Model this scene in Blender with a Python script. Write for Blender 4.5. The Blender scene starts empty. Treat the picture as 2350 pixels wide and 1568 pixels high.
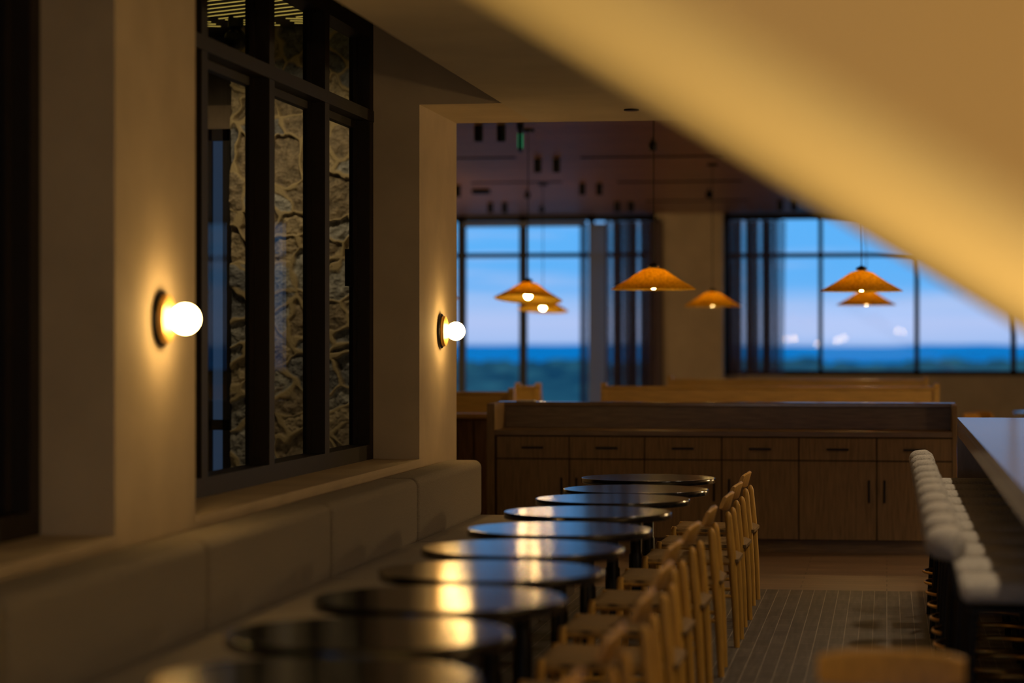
import bpy, bmesh, math, random
from mathutils import Vector, Matrix, noise
random.seed(7)
PI = math.pi
S = bpy.context.scene
COL = S.collection
# ------------------------------------------------------------------ camera
TH = math.radians(8.81)
cs, sn = math.cos(TH), math.sin(TH)
H = 1.5
F = 5550.0
cam = bpy.data.cameras.new('camera')
camo = bpy.data.objects.new('camera', cam)
COL.objects.link(camo)
camo.location = (0, 0, H)
camo.rotation_euler = (PI / 2, 0, TH)
cam.lens = 85.02
cam.sensor_width = 36
cam.clip_start = 0.05
cam.clip_end = 12000
cam.dof.use_dof = True
cam.dof.focus_distance = 13.4
cam.dof.aperture_fstop = 1.4
S.camera = camo
vs = S.view_settings
vs.view_transform = 'Standard'
vs.look = 'None'
vs.gamma = 1
vs.exposure = 0.0
vs.use_curve_mapping = False


def X_at(px, Y):
    r = (px - 1175) / F
    return Y * (r * cs - sn) / (cs + r * sn)


def Z_at(px, py, Y):
    d = -X_at(px, Y) * sn + Y * cs
    return H + (784 - py) * d / F


# ------------------------------------------------------------------ world
W = bpy.data.worlds.new('dusk_sky')
S.world = W
W.use_nodes = True
nt = W.node_tree
nt.nodes.clear()
N = nt.nodes.new
L = nt.links.new
out = N('ShaderNodeOutputWorld')
bg = N('ShaderNodeBackground')
tc = N('ShaderNodeTexCoord')
sep = N('ShaderNodeSeparateXYZ')
L(tc.outputs['Generated'], sep.inputs[0])
mp = N('ShaderNodeMapping')
mp.inputs['Scale'].default_value = (6, 6, 75)
L(tc.outputs['Generated'], mp.inputs[0])
nz = N('ShaderNodeTexNoise')
nz.inputs['Scale'].default_value = 1.6
nz.inputs['Detail'].default_value = 3
L(mp.outputs[0], nz.inputs['Vector'])
ramp = N('ShaderNodeValToRGB')
els = ramp.color_ramp.elements
els[0].position = 0.0
els[0].color = (0.01, 0.05, 0.10, 1)
els[1].position = 1.0
els[1].color = (0.02, 0.07, 0.20, 1)
for p, c in ((0.4985, (0.02, 0.10, 0.22)), (0.4995, (0.36, 0.55, 0.92)), (0.502, (0.55, 0.63, 0.94)), (0.507, (0.42, 0.60, 0.95)), (0.512, (0.13, 0.48, 0.97)),
             (0.530, (0.12, 0.49, 1.0)), (0.62, (0.12, 0.46, 1.15))):
    e = els.new(p)
    e.color = (*c, 1)
ma = N('ShaderNodeMath')
ma.operation = 'MULTIPLY_ADD'
L(sep.outputs['Z'], ma.inputs[0])
ma.inputs[1].default_value = 0.5
ma.inputs[2].default_value = 0.5
L(ma.outputs[0], ramp.inputs[0])
cr = N('ShaderNodeValToRGB')
cr.color_ramp.elements[0].position = 0.50
cr.color_ramp.elements[0].color = (0, 0, 0, 1)
cr.color_ramp.elements[1].position = 0.72
cr.color_ramp.elements[1].color = (0.8, 0.8, 0.8, 1)
L(nz.outputs['Fac'], cr.inputs[0])
mx = N('ShaderNodeMix')
mx.data_type = 'RGBA'
L(cr.outputs[0], mx.inputs['Factor'])
L(ramp.outputs[0], mx.inputs[6])
mx.inputs[7].default_value = (0.50, 0.62, 0.93, 1)
# clouds only in the band over the horizon
lt = N('ShaderNodeMapRange')
lt.inputs['From Min'].default_value = -0.0005
lt.inputs['From Max'].default_value = 0.002
L(sep.outputs['Z'], lt.inputs['Value'])
mx2 = N('ShaderNodeMix')
mx2.data_type = 'RGBA'
L(lt.outputs[0], mx2.inputs['Factor'])
L(ramp.outputs[0], mx2.inputs[6])
L(mx.outputs[2], mx2.inputs[7])
L(mx2.outputs[2], bg.inputs[0])
bg.inputs[1].default_value = 1.0
L(bg.outputs[0], out.inputs[0])


# ------------------------------------------------------------------ lights
def light(name, kind, loc, energy, col, size=0.1, rot=(0, 0, 0), spot=None, blend=0.5, size_y=None):
    d = bpy.data.lights.new(name, kind)
    d.energy = energy
    d.color = col
    if kind == 'AREA':
        d.size = size
        if size_y:
            d.shape = 'RECTANGLE'
            d.size_y = size_y
    else:
        d.shadow_soft_size = size
    if spot:
        d.spot_size = math.radians(spot)
        d.spot_blend = blend
    o = bpy.data.objects.new(name, d)
    o.location = loc
    o.rotation_euler = rot
    COL.objects.link(o)
    return o


WARM = (1.0, 0.67, 0.30)
SOFT = (1.0, 0.76, 0.50)
BAR_Y = [6.6, 8.6, 10.6, 12.6, 14.2]
for y in BAR_Y:
    light('bar_downlight_beam', 'SPOT', (0.82, y, 2.84), 50, SOFT, 0.035, (0, 0, 0), 130, 0.7)
def aim(o, p):
    o.rotation_euler = (Vector(p) - o.location).to_track_quat('-Z', 'Y').to_euler()
    return o


# added fill spots, unseen: under the sloping soffit, and amber on its near side
aim(light('soffit_fill_spot', 'SPOT', (0.0, 3.05, 0.12), 108, (1.0, 0.76, 0.42), 0.08, spot=142, blend=0.8), (0.15, 3.05, 2))
aim(light('amber_fill_spot', 'SPOT', (1.0, 0.0, 0.9), 62, (1.0, 0.52, 0.05), 0.08, spot=56, blend=0.9), (0.0, 1.87, 1.95))
light('fill_glow_right', 'POINT', (4.2, 6.5, 1.3), 95, WARM, 0.2)  # unseen fill light off to the right, added without a fitting
light('far_room_fill_east', 'POINT', (4.8, 24, 1.9), 70, WARM, 0.2)  # this and the other far room points are added, unseen fill light
light('far_room_fill_south', 'POINT', (4.2, 18.2, 2.2), 170, WARM, 0.15)
light('far_room_fill_west', 'POINT', (-8.5, 30, 1.2), 110, WARM, 0.2)
light('far_room_fill_north', 'POINT', (-8.0, 34, 0.8), 50, WARM, 0.1)
# lamps and evening daylight behind the camera
for px_, py_ in ((1875, 791), (1921, 782), (1937, 776), (2060, 760), (2073, 764)):
    light('rear_lamp_glow', 'POINT', ((px_ - 2035) * 0.988 * 77 / 5550, -2.0, 1.5 + (784 - py_) * 77 / 5550), 7, WARM, 0.07)
light('rear_window_daylight', 'AREA', (-0.6, -3.2, 1.7), 20, (0.55, 0.72, 1.0), 3.0, (PI / 2, 0, 0), size_y=2.0)


# ------------------------------------------------------------------ materials
def newmat(name):
    m = bpy.data.materials.new(name)
    m.use_nodes = True
    t = m.node_tree
    return m, t, t.nodes['Principled BSDF']


def plain(name, col, rough=0.6, metal=0.0, var=0.08, vscale=8, bump=0.1, bscale=120, spec=0.5, stretch=(1, 1, 1), col2=None, sheen=0):
    m, t, b = newmat(name)
    n = t.nodes.new
    tcn = n('ShaderNodeTexCoord')
    mpn = n('ShaderNodeMapping')
    mpn.inputs['Scale'].default_value = stretch
    t.links.new(tcn.outputs['Object'], mpn.inputs[0])
    no = n('ShaderNodeTexNoise')
    no.inputs['Scale'].default_value = vscale
    no.inputs['Detail'].default_value = 5
    t.links.new(mpn.outputs[0], no.inputs['Vector'])
    r = n('ShaderNodeValToRGB')
    c2 = col2 or tuple(max(0, c * (1 - 2.5 * var)) for c in col)
    c1 = tuple(min(1, c * (1 + var)) for c in col)
    r.color_ramp.elements[0].position = 0.3
    r.color_ramp.elements[0].color = (*c2, 1)
    r.color_ramp.elements[1].position = 0.7
    r.color_ramp.elements[1].color = (*c1, 1)
    t.links.new(no.outputs['Fac'], r.inputs[0])
    t.links.new(r.outputs[0], b.inputs['Base Color'])
    b.inputs['Roughness'].default_value = rough
    b.inputs['Metallic'].default_value = metal
    b.inputs['Specular IOR Level'].default_value = spec
    if sheen:
        b.inputs['Sheen Weight'].default_value = sheen
    if bump:
        n2 = n('ShaderNodeTexNoise')
        n2.inputs['Scale'].default_value = bscale
        n2.inputs['Detail'].default_value = 3
        t.links.new(mpn.outputs[0], n2.inputs['Vector'])
        bp = n('ShaderNodeBump')
        bp.inputs['Strength'].default_value = bump
        bp.inputs['Distance'].default_value = 0.01
        t.links.new(n2.outputs['Fac'], bp.inputs['Height'])
        t.links.new(bp.outputs[0], b.inputs['Normal'])
    return m


def emis(name, col, st):
    m = bpy.data.materials.new(name)
    m.use_nodes = True
    t = m.node_tree
    t.nodes.clear()
    e = t.nodes.new('ShaderNodeEmission')
    e.inputs[0].default_value = (*col, 1)
    e.inputs[1].default_value = st
    o = t.nodes.new('ShaderNodeOutputMaterial')
    t.links.new(e.outputs[0], o.inputs[0])
    return m


def glassmat(name, tint=(1, 1, 1), ior=0.5, rough=0.0):
    m = bpy.data.materials.new(name)
    m.use_nodes = True
    t = m.node_tree
    t.nodes.clear()
    o = t.nodes.new('ShaderNodeOutputMaterial')
    mixn = t.nodes.new('ShaderNodeMixShader')
    tr = t.nodes.new('ShaderNodeBsdfTransparent')
    tr.inputs[0].default_value = (*tint, 1)
    gl = t.nodes.new('ShaderNodeBsdfGlossy')
    gl.inputs['Roughness'].default_value = rough
    lw = t.nodes.new('ShaderNodeLayerWeight')
    lw.inputs[0].default_value = 0.5
    pw = t.nodes.new('ShaderNodeMath')
    pw.operation = 'POWER'
    pw.inputs[1].default_value = 5
    t.links.new(lw.outputs['Facing'], pw.inputs[0])
    fr = t.nodes.new('ShaderNodeMath')
    fr.operation = 'MULTIPLY_ADD'
    fr.inputs[1].default_value = ior
    fr.inputs[2].default_value = 0.022
    t.links.new(pw.outputs[0], fr.inputs[0])
    t.links.new(fr.outputs[0], mixn.inputs[0])
    t.links.new(tr.outputs[0], mixn.inputs[1])
    t.links.new(gl.outputs[0], mixn.inputs[2])
    t.links.new(mixn.outputs[0], o.inputs[0])
    return m


def clothmat(name, col, alpha):
    m = bpy.data.materials.new(name)
    m.use_nodes = True
    t = m.node_tree
    t.nodes.clear()
    o = t.nodes.new('ShaderNodeOutputMaterial')
    m1 = t.nodes.new('ShaderNodeMixShader')
    m2 = t.nodes.new('ShaderNodeMixShader')
    df = t.nodes.new('ShaderNodeBsdfDiffuse')
    df.inputs[0].default_value = (*col, 1)
    tl = t.nodes.new('ShaderNodeBsdfTranslucent')
    tl.inputs[0].default_value = (*col, 1)
    tr = t.nodes.new('ShaderNodeBsdfTransparent')
    m1.inputs[0].default_value = 0.5
    m2.inputs[0].default_value = alpha
    t.links.new(df.outputs[0], m1.inputs[1])
    t.links.new(tl.outputs[0], m1.inputs[2])
    t.links.new(m1.outputs[0], m2.inputs[1])
    t.links.new(tr.outputs[0], m2.inputs[2])
    t.links.new(m2.outputs[0], o.inputs[0])
    return m


def weavemat():
    m = bpy.data.materials.new('woven_shade')
    m.use_nodes = True
    t = m.node_tree
    t.nodes.clear()
    n = t.nodes.new
    lk = t.links.new
    o = n('ShaderNodeOutputMaterial')
    tcn = n('ShaderNodeTexCoord')
    no = n('ShaderNodeTexNoise')
    no.inputs['Scale'].default_value = 60
    no.inputs['Detail'].default_value = 3
    lk(tcn.outputs['Object'], no.inputs['Vector'])
    r = n('ShaderNodeValToRGB')
    r.color_ramp.elements[0].position = 0.35
    r.color_ramp.elements[0].color = (0.50, 0.30, 0.025, 1)
    r.color_ramp.elements[1].position = 0.65
    r.color_ramp.elements[1].color = (0.93, 0.66, 0.08, 1)
    lk(no.outputs['Fac'], r.inputs[0])
    df = n('ShaderNodeBsdfDiffuse')
    lk(r.outputs[0], df.inputs[0])
    tl = n('ShaderNodeBsdfTranslucent')
    lk(r.outputs[0], tl.inputs[0])
    mm = n('ShaderNodeMixShader')
    mm.inputs[0].default_value = 0.5
    lk(df.outputs[0], mm.inputs[1])
    lk(tl.outputs[0], mm.inputs[2])
    lk(mm.outputs[0], o.inputs[0])
    return m


M = {}
M['plaster'] = plain('plaster', (0.62, 0.52, 0.37), 0.85, var=0.05, vscale=3, bump=0.10, bscale=90, spec=0.2)
M['ceiling'] = plain('ceiling_paint', (0.60, 0.54, 0.43), 0.9, var=0.03, vscale=3, bump=0.05, bscale=90, spec=0.15)
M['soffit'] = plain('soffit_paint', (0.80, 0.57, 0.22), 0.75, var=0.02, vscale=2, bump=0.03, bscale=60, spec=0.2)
M['dark_frame'] = plain('dark_bronze_frame', (0.024, 0.019, 0.016), 0.6, 0.0, 0.05, 5, 0.03, spec=0.22)
M['far_frame'] = plain('black_window_frame', (0.012, 0.012, 0.014), 0.5, bump=0)
M['fabric'] = plain('oatmeal_fabric', (0.40, 0.36, 0.29), 0.95, var=0.12, vscale=160, bump=0.55, bscale=420, spec=0.1, sheen=0.15)
M['boucle'] = plain('boucle_fabric', (0.60, 0.56, 0.49), 0.97, var=0.12, vscale=90, bump=0.9, bscale=190, spec=0.1, sheen=0.2)
M['oak'] = plain('honey_oak', (0.58, 0.31, 0.055), 0.42, var=0.12, vscale=10, bump=0.05, bscale=60, stretch=(8, 8, 0.8), spec=0.45)
M['papercord'] = None
M['black_wood'] = plain('black_stained_wood', (0.010, 0.009, 0.009), 0.12, var=0.25, vscale=9, bump=0.03, bscale=40, stretch=(22, 1.0, 1), spec=0.55)
M['black_metal'] = plain('black_metal', (0.010, 0.010, 0.011), 0.38, 0.6, bump=0, spec=0.5)
M['brass'] = plain('brass', (0.75, 0.46, 0.14), 0.30, 1.0, bump=0.02)
M['gold_plate'] = plain('brushed_brass_plate', (0.80, 0.50, 0.15), 0.38, 0.55, bump=0.02)
M['cab_wood'] = plain('cabinet_oak_veneer', (0.27, 0.185, 0.10), 0.55, var=0.14, vscale=7, bump=0.04, bscale=60, stretch=(9, 2, 0.7), spec=0.35)
M['cab_rail'] = plain('cabinet_oak_long_grain', (0.20, 0.135, 0.075), 0.35, var=0.14, vscale=7, bump=0.04, bscale=60, stretch=(0.8, 6, 9), spec=0.5)
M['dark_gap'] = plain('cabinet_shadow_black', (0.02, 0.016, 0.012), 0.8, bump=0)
M['booth_wood'] = plain('booth_oak', (0.62, 0.41, 0.12), 0.32, var=0.1, vscale=6, bump=0.03, bscale=60, stretch=(0.8, 5, 8), spec=0.5)
M['booth_slat'] = plain('booth_walnut', (0.20, 0.115, 0.06), 0.55, var=0.15, vscale=8, bump=0.1, bscale=40, stretch=(9, 9, 0.7), spec=0.3)
M['bar_top'] = plain('bar_top_wood', (0.34, 0.26, 0.20), 0.20, var=0.06, vscale=5, bump=0.0, bscale=60, stretch=(9, 0.9, 2), spec=0.6)
M['bar_dark'] = plain('bar_panel_dark', (0.045, 0.034, 0.028), 0.55, bump=0.02)
M['globe'] = emis('lit_globe', (1.0, 0.60, 0.20), 44)
M['bulb'] = emis('lit_bulb', (1.0, 0.62, 0.22), 120)
M['led'] = emis('led_strip', (1.0, 0.70, 0.14), 0.42)
M['green'] = emis('lit_green', (0.02, 0.55, 0.22), 0.55)
M['weave'] = weavemat()
M['glass'] = glassmat('clear_window_glass', (0.97, 0.98, 0.98), 0.05)
M['far_glass'] = glassmat('far_window_glass', (0.97, 0.98, 1.0))
M['smoke_glass'] = glassmat('dark_tinted_glass', (0.10, 0.11, 0.13))
M['bulb_glass'] = glassmat('bulb_glass', (1, 1, 1))
M['curtain'] = clothmat('sheer_curtain', (0.20, 0.14, 0.13), 0.36)
M['shade_cloth'] = clothmat('roller_shade', (0.46, 0.48, 0.48), 0.06)
M['sheer_strip'] = clothmat('sheer_strip', (0.10, 0.12, 0.16), 0.38)
M['ridge'] = plain('hazy_blue_hill', (0.02, 0.72, 1.0), 1.0, bump=0, spec=0, vscale=0.002)  # distance haze put into the base colour
M['forest'] = plain('tree_canopy', (0.15, 0.32, 0.22), 1.0, var=0.3, vscale=0.12, bump=0, spec=0, col2=(0.04, 0.16, 0.17))
M['slat'] = plain('dark_slat', (0.05, 0.042, 0.03), 0.6, bump=0)
M['tanwall'] = plain('tan_render', (0.13, 0.10, 0.075), 0.85)

# papercord: fine woven ribs
m, t, b = newmat('papercord_weave')
tcn = t.nodes.new('ShaderNodeTexCoord')
wv = t.nodes.new('ShaderNodeTexWave')
wv.wave_type = 'BANDS'
wv.bands_direction = 'Y'
wv.inputs['Scale'].default_value = 42
wv.inputs['Distortion'].default_value = 1.2
t.links.new(tcn.outputs['Object'], wv.inputs['Vector'])
r = t.nodes.new('ShaderNodeValToRGB')
r.color_ramp.elements[0].color = (0.11, 0.065, 0.022, 1)
r.color_ramp.elements[1].color = (0.42, 0.25, 0.08, 1)
t.links.new(wv.outputs['Fac'], r.inputs[0])
t.links.new(r.outputs[0], b.inputs['Base Color'])
bp = t.nodes.new('ShaderNodeBump')
bp.inputs['Strength'].default_value = 0.7
bp.inputs['Distance'].default_value = 0.004
t.links.new(wv.outputs['Fac'], bp.inputs['Height'])
t.links.new(bp.outputs[0], b.inputs['Normal'])
b.inputs['Roughness'].default_value = 0.7
M['papercord'] = m


def planks(name, axis_len, axis_w, c1, c2, mortar, plank_l, plank_w, rough, msize=0.003, offset=0.5, bump=0.2, rotz=0, stretch=(1, 14, 1)):
    m, t, b = newmat(name)
    n = t.nodes.new
    tcn = n('ShaderNodeTexCoord')
    mpn = n('ShaderNodeMapping')
    mpn.inputs['Rotation'].default_value = (0, 0, rotz)
    t.links.new(tcn.outputs['Object'], mpn.inputs[0])
    bk = n('ShaderNodeTexBrick')
    bk.offset = offset
    bk.inputs['Scale'].default_value = 1
    bk.inputs['Brick Width'].default_value = plank_l
    bk.inputs['Row Height'].default_value = plank_w
    bk.inputs['Mortar Size'].default_value = msize
    bk.inputs['Mortar Smooth'].default_value = 0.2
    bk.inputs['Color1'].default_value = (*c1, 1)
    bk.inputs['Color2'].default_value = (*c2, 1)
    bk.inputs['Mortar'].default_value = (*mortar, 1)
    t.links.new(mpn.outputs[0], bk.inputs['Vector'])
    mp2 = n('ShaderNodeMapping')
    mp2.inputs['Scale'].default_value = stretch
    t.links.new(mpn.outputs[0], mp2.inputs[0])
    no = n('ShaderNodeTexNoise')
    no.inputs['Scale'].default_value = 3
    no.inputs['Detail'].default_value = 6
    t.links.new(mp2.outputs[0], no.inputs['Vector'])
    rr = n('ShaderNodeMapRange')
    rr.inputs['From Min'].default_value = 0.3
    rr.inputs['From Max'].default_value = 0.7
    rr.inputs['To Min'].default_value = 0.62
    rr.inputs['To Max'].default_value = 1.15
    t.links.new(no.outputs['Fac'], rr.inputs['Value'])
    mu = n('ShaderNodeMix')
    mu.data_type = 'RGBA'
    mu.blend_type = 'MULTIPLY'
    mu.inputs['Factor'].default_value = 1
    t.links.new(bk.outputs['Color'], mu.inputs[6])
    t.links.new(rr.outputs[0], mu.inputs[7])
    t.links.new(mu.outputs[2], b.inputs['Base Color'])
    b.inputs['Roughness'].default_value = rough
    bpn = n('ShaderNodeBump')
    bpn.inputs['Strength'].default_value = bump
    bpn.inputs['Distance'].default_value = 0.004
    bpn.invert = True
    t.links.new(bk.outputs['Fac'], bpn.inputs['Height'])
    t.links.new(bpn.outputs[0], b.inputs['Normal'])
    return m


M['tile'] = planks('dark_strip_tiles', 0, 0, (0.105, 0.088, 0.072), (0.080, 0.067, 0.055), (0.30, 0.25, 0.19), 0.26, 0.0717, 0.50, 0.0022, 0.5, 0.3, PI / 2)
M['plank_floor'] = planks('oak_plank_floor', 0, 0, (0.25, 0.17, 0.11), (0.19, 0.135, 0.09), (0.05, 0.035, 0.025), 1.4, 0.14, 0.45, 0.003, 0.37, 0.2, 0)
M['plank_ceiling'] = planks('walnut_plank_ceiling', 0, 0, (0.42, 0.22, 0.105), (0.33, 0.165, 0.08), (0.08, 0.045, 0.03), 3.2, 0.16, 0.40, 0.006, 0.41, 0.2, 0, (1, 5, 1))


# ------------------------------------------------------------------ mesh builder
class MB:
    def __init__(self):
        self.bm = bmesh.new()

    def box(self, x0, x1, y0, y1, z0, z1, bevel=0, seg=2):
        a = (Vector((x0 + x1, y0 + y1, z0 + z1))) / 2
        mt = Matrix.Translation(a) @ Matrix.Diagonal((abs(x1 - x0), abs(y1 - y0), abs(z1 - z0), 1))
        g = bmesh.ops.create_cube(self.bm, size=1, matrix=mt)
        if bevel:
            es = list({e for v in g['verts'] for e in v.link_edges})
            bmesh.ops.bevel(self.bm, geom=es, offset=bevel, segments=seg, profile=0.5, affect='EDGES')
        return self

    def tube(self, pts, radii, seg=14, cap=True, closed=False):
        pts = [Vector(p) for p in pts]
        if not hasattr(radii, '__len__'):
            radii = [radii] * len(pts)
        rings = []
        n = len(pts)
        up = None
        for i, p in enumerate(pts):
            if closed:
                d = pts[(i + 1) % n] - pts[i - 1]
            elif i == 0:
                d = pts[1] - p
            elif i == n - 1:
                d = p - pts[-2]
            else:
                d = pts[i + 1] - pts[i - 1]
            d.normalize()
            if up is None:
                up = Vector((0, 0, 1)) if abs(d.z) < 0.9 else Vector((0, 1, 0))
            a = d.cross(up)
            a.normalize()
            b_ = a.cross(d)
            rings.append([self.bm.verts.new(p + (a * math.cos(2 * PI * k / seg) + b_ * math.sin(2 * PI * k / seg)) * radii[i]) for k in range(seg)])
        m_ = n if closed else n - 1
        for i in range(m_):
            A, B = rings[i], rings[(i + 1) % n]
            for k in range(seg):
                self.bm.faces.new((A[k], A[(k + 1) % seg], B[(k + 1) % seg], B[k]))
        if cap and not closed:
            self.bm.faces.new(rings[0][::-1])
            self.bm.faces.new(rings[-1])
        return self

    def lathe(self, prof, seg=40, at=(0, 0, 0), axis='Z', cap=True):
        rings = []
        for (r, z) in prof:
            ring = []
            for k in range(seg):
                a = 2 * PI * k / seg
                if axis == 'Z':
                    v = (at[0] + r * math.cos(a), at[1] + r * math.sin(a), at[2] + z)
                else:  # axis X
                    v = (at[0] + z, at[1] + r * math.cos(a), at[2] + r * math.sin(a))
                ring.append(self.bm.verts.new(v))
            rings.append(ring)
        for i in range(len(rings) - 1):
            A, B = rings[i], rings[i + 1]
            for k in range(seg):
                self.bm.faces.new((A[k], A[(k + 1) % seg], B[(k + 1) % seg], B[k]))
        if cap:
            self.bm.faces.new(rings[0][::-1])
            self.bm.faces.new(rings[-1])
        return self

    def prism(self, poly, y0, y1, plane='XZ'):
        def P(a, b_, c):
            return (a, c, b_) if plane == 'XZ' else ((c, a, b_) if plane == 'YZ' else (a, b_, c))
        A = [self.bm.verts.new(P(a, b_, y0)) for a, b_ in poly]
        B = [self.bm.verts.new(P(a, b_, y1)) for a, b_ in poly]
        n = len(poly)
        self.bm.faces.new(A[::-1])
        self.bm.faces.new(B)
        for i in range(n):
            self.bm.faces.new((A[i], A[(i + 1) % n], B[(i + 1) % n], B[i]))
        return self

    def sphere(self, c, r, sz=1.0, u=24, v=16):
        bmesh.ops.create_uvsphere(self.bm, u_segments=u, v_segments=v, radius=r, matrix=Matrix.Translation(c) @ Matrix.Diagonal((1, 1, sz, 1)))
        return self

    def build(self, name, mat, parent=None, smooth=False, kind=None, loc=None):
        bmesh.ops.recalc_face_normals(self.bm, faces=self.bm.faces)
        me = bpy.data.meshes.new(name)
        self.bm.to_mesh(me)
        self.bm.free()
        me.materials.append(mat)
        if smooth:
            for p in me.polygons:
                p.use_smooth = True
            try:
                me.set_sharp_from_angle(angle=math.radians(40))
            except Exception:
                pass
        o = bpy.data.objects.new(name, me)
        COL.objects.link(o)
        if parent:
            o.parent = parent
        if kind:
            o['kind'] = kind
        if loc:
            o.location = loc
        return o


def tag(o, label=None, cat=None, group=None, kind=None):
    if label:
        o['label'] = label
    if cat:
        o['category'] = cat
    if group:
        o['group'] = group
    if kind:
        o['kind'] = kind
    return o


def empty(name, loc=(0, 0, 0), rz=0, label=None, cat=None, group=None, kind=None):
    o = bpy.data.objects.new(name, None)
    o.empty_display_size = 0.1
    COL.objects.link(o)
    o.location = loc
    o.rotation_euler = (0, 0, rz)
    return tag(o, label, cat, group, kind)


def copy_tree(o, parent=None):
    c = o.copy()
    COL.objects.link(c)
    if parent:
        c.parent = parent
    for ch in [x for x in bpy.data.objects if x.parent == o]:
        copy_tree(ch, c)
    return c


def struct(mb, name, mat, parent=None, smooth=False, label=None):
    o = mb.build(name, mat, parent, smooth)
    if not parent:
        o['kind'] = 'structure'
    if label:
        o['label'] = label
    return o


# ------------------------------------------------------------------ setting
XP = -2.65      # pier faces
XW = -2.92      # window plane
ZC = 2.86       # aisle ceiling
XC = -2.17      # left edge of the lowered ceiling
Y1, Y2 = 13.63, 14.84
YF = 38.0       # far window wall
ZF = 3.5        # far room ceiling

struct(MB().box(-3.1, 4.6, -4, 14.7, -0.10, 0.0), 'floor', M['tile'])
struct(MB().box(-9.0, 6.0, 14.7, YF, -0.10, 0.0), 'floor', M['plank_floor'])
# lowered ceiling with the header over the opening
struct(MB().box(XC, 4.6, -4, Y1, ZC, 4.0).box(XC, 4.6, Y1, Y2, ZC, 4.0), 'ceiling', M['ceiling'])
struct(MB().box(-3.2, XC, -4, Y1, 4.0, 4.1), 'ceiling', M['ceiling'])
struct(MB().box(-3.10, 6.0, Y2, 16.0, ZF, ZF + 0.2).box(-9.0, 6.0, 16.0, YF + 0.2, ZF, ZF + 0.2), 'ceiling', M['plank_ceiling'])
# left wall: low wall, piers, wall over the windows, end wall beside the header
wl = MB()
wl.box(-3.12, XP, -4, Y1, 0, 0.80)
wl.box(-3.12, XP, 8.09, 9.08, 0.80, 4.0)
wl.box(-3.04, XP, Y1, Y2, 0, ZC)
wl.box(-3.04, XC, Y1, Y2, ZC, 4.0)
wl.box(-3.10, -3.0, Y2, 16.1, 0, 4.0)
wl.box(-3.12, XW, -4, Y1, 3.40, 4.0)
struct(wl, 'wall_left', M['plaster'])
struct(MB().box(-2.925, XP + 0.012, 9.08, Y1, 0.80, 0.825).box(-2.925, XP + 0.012, 0.2, 8.09, 0.80, 0.825), 'trim_1', M['plaster'])
struct(MB().box(4.6, 4.7, -4, Y2, 0, 4.0), 'wall_right', M['plaster'])
wr = MB()
wr.box(-3.12, 4.6, -4.1, -4.0, 0, 4.0)
struct(wr, 'wall_rear', M['plaster'])


# left windows
def left_window(name, y0, y1, mull, head_z=3.336, sill_z=0.825):
    w = empty(name, (XW, y0, sill_z), kind='structure')
    f = MB()
    D = 0.12
    L_ = y1 - y0
    hz = head_z - sill_z
    f.box(-D, 0, 0, L_, 0, 0.085)
    f.box(-D, 0, 0, L_, hz - 0.10, hz + 0.06)
    for ye in mull:
        f.box(-D, 0, ye - 0.10 - y0, ye - y0, 0.085, hz - 0.10)
        f.box(-D + 0.03, -D + 0.05, ye - 0.14 - y0, ye - 0.10 - y0, 0.085, hz - 0.1)
    zt = 2.76 - sill_z
    f.box(-D, 0.004, 0, L_, zt, zt + 0.065)
    f.box(-D, -D + 0.04, 0, L_, zt - 0.04, zt)
    o = f.build('window_frame', M['dark_frame'], w)
    g = MB().box(-D + 0.005, -D + 0.015, 0.02, L_ - 0.02, 0.085, hz - 0.1)
    g.build('window_pane', M['glass'], w)
    return w


w1 = left_window('window_1', 9.08, 13.63, (9.24, 10.20, 11.36, 12.52, 13.63))
MB().box(-0.12, -0.085, 13.42 - 9.08, 13.54 - 9.08, 0.99, 1.20).build('window_handle', M['black_metal'], w1)
left_window('window_2', 0.3, 8.09, (0.5, 1.8, 3.1, 4.4, 5.7, 6.95, 8.09))

# sloping soffit near the camera
sl = lambda x: 1.672 - 0.612 * x
xa, xb = -1.93, 2.62
poly = [(xa, sl(xa)), (xb, sl(xb)), (xb, sl(xb) + 0.42), (xa, min(ZC, sl(xa) + 0.42))]
poly = [(xa, sl(xa)), (xb, sl(xb)), (xb + 0.02, sl(xb) + 0.40)]
n_st = 13
sx0, sx1 = xb, -1.30
dx = (sx0 - sx1) / n_st
for i in range(n_st):
    x = sx0 - i * dx
    z = sl(x) + 0.42
    if z < 2.80:
        poly.append((x, z))
        poly.append((x - dx, z))
poly.append((xa, 2.855))
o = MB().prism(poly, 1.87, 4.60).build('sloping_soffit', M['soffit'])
tag(o, 'large smooth yellow-lit sloping soffit, out of focus, crossing the upper right corner', 'soffit')

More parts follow.
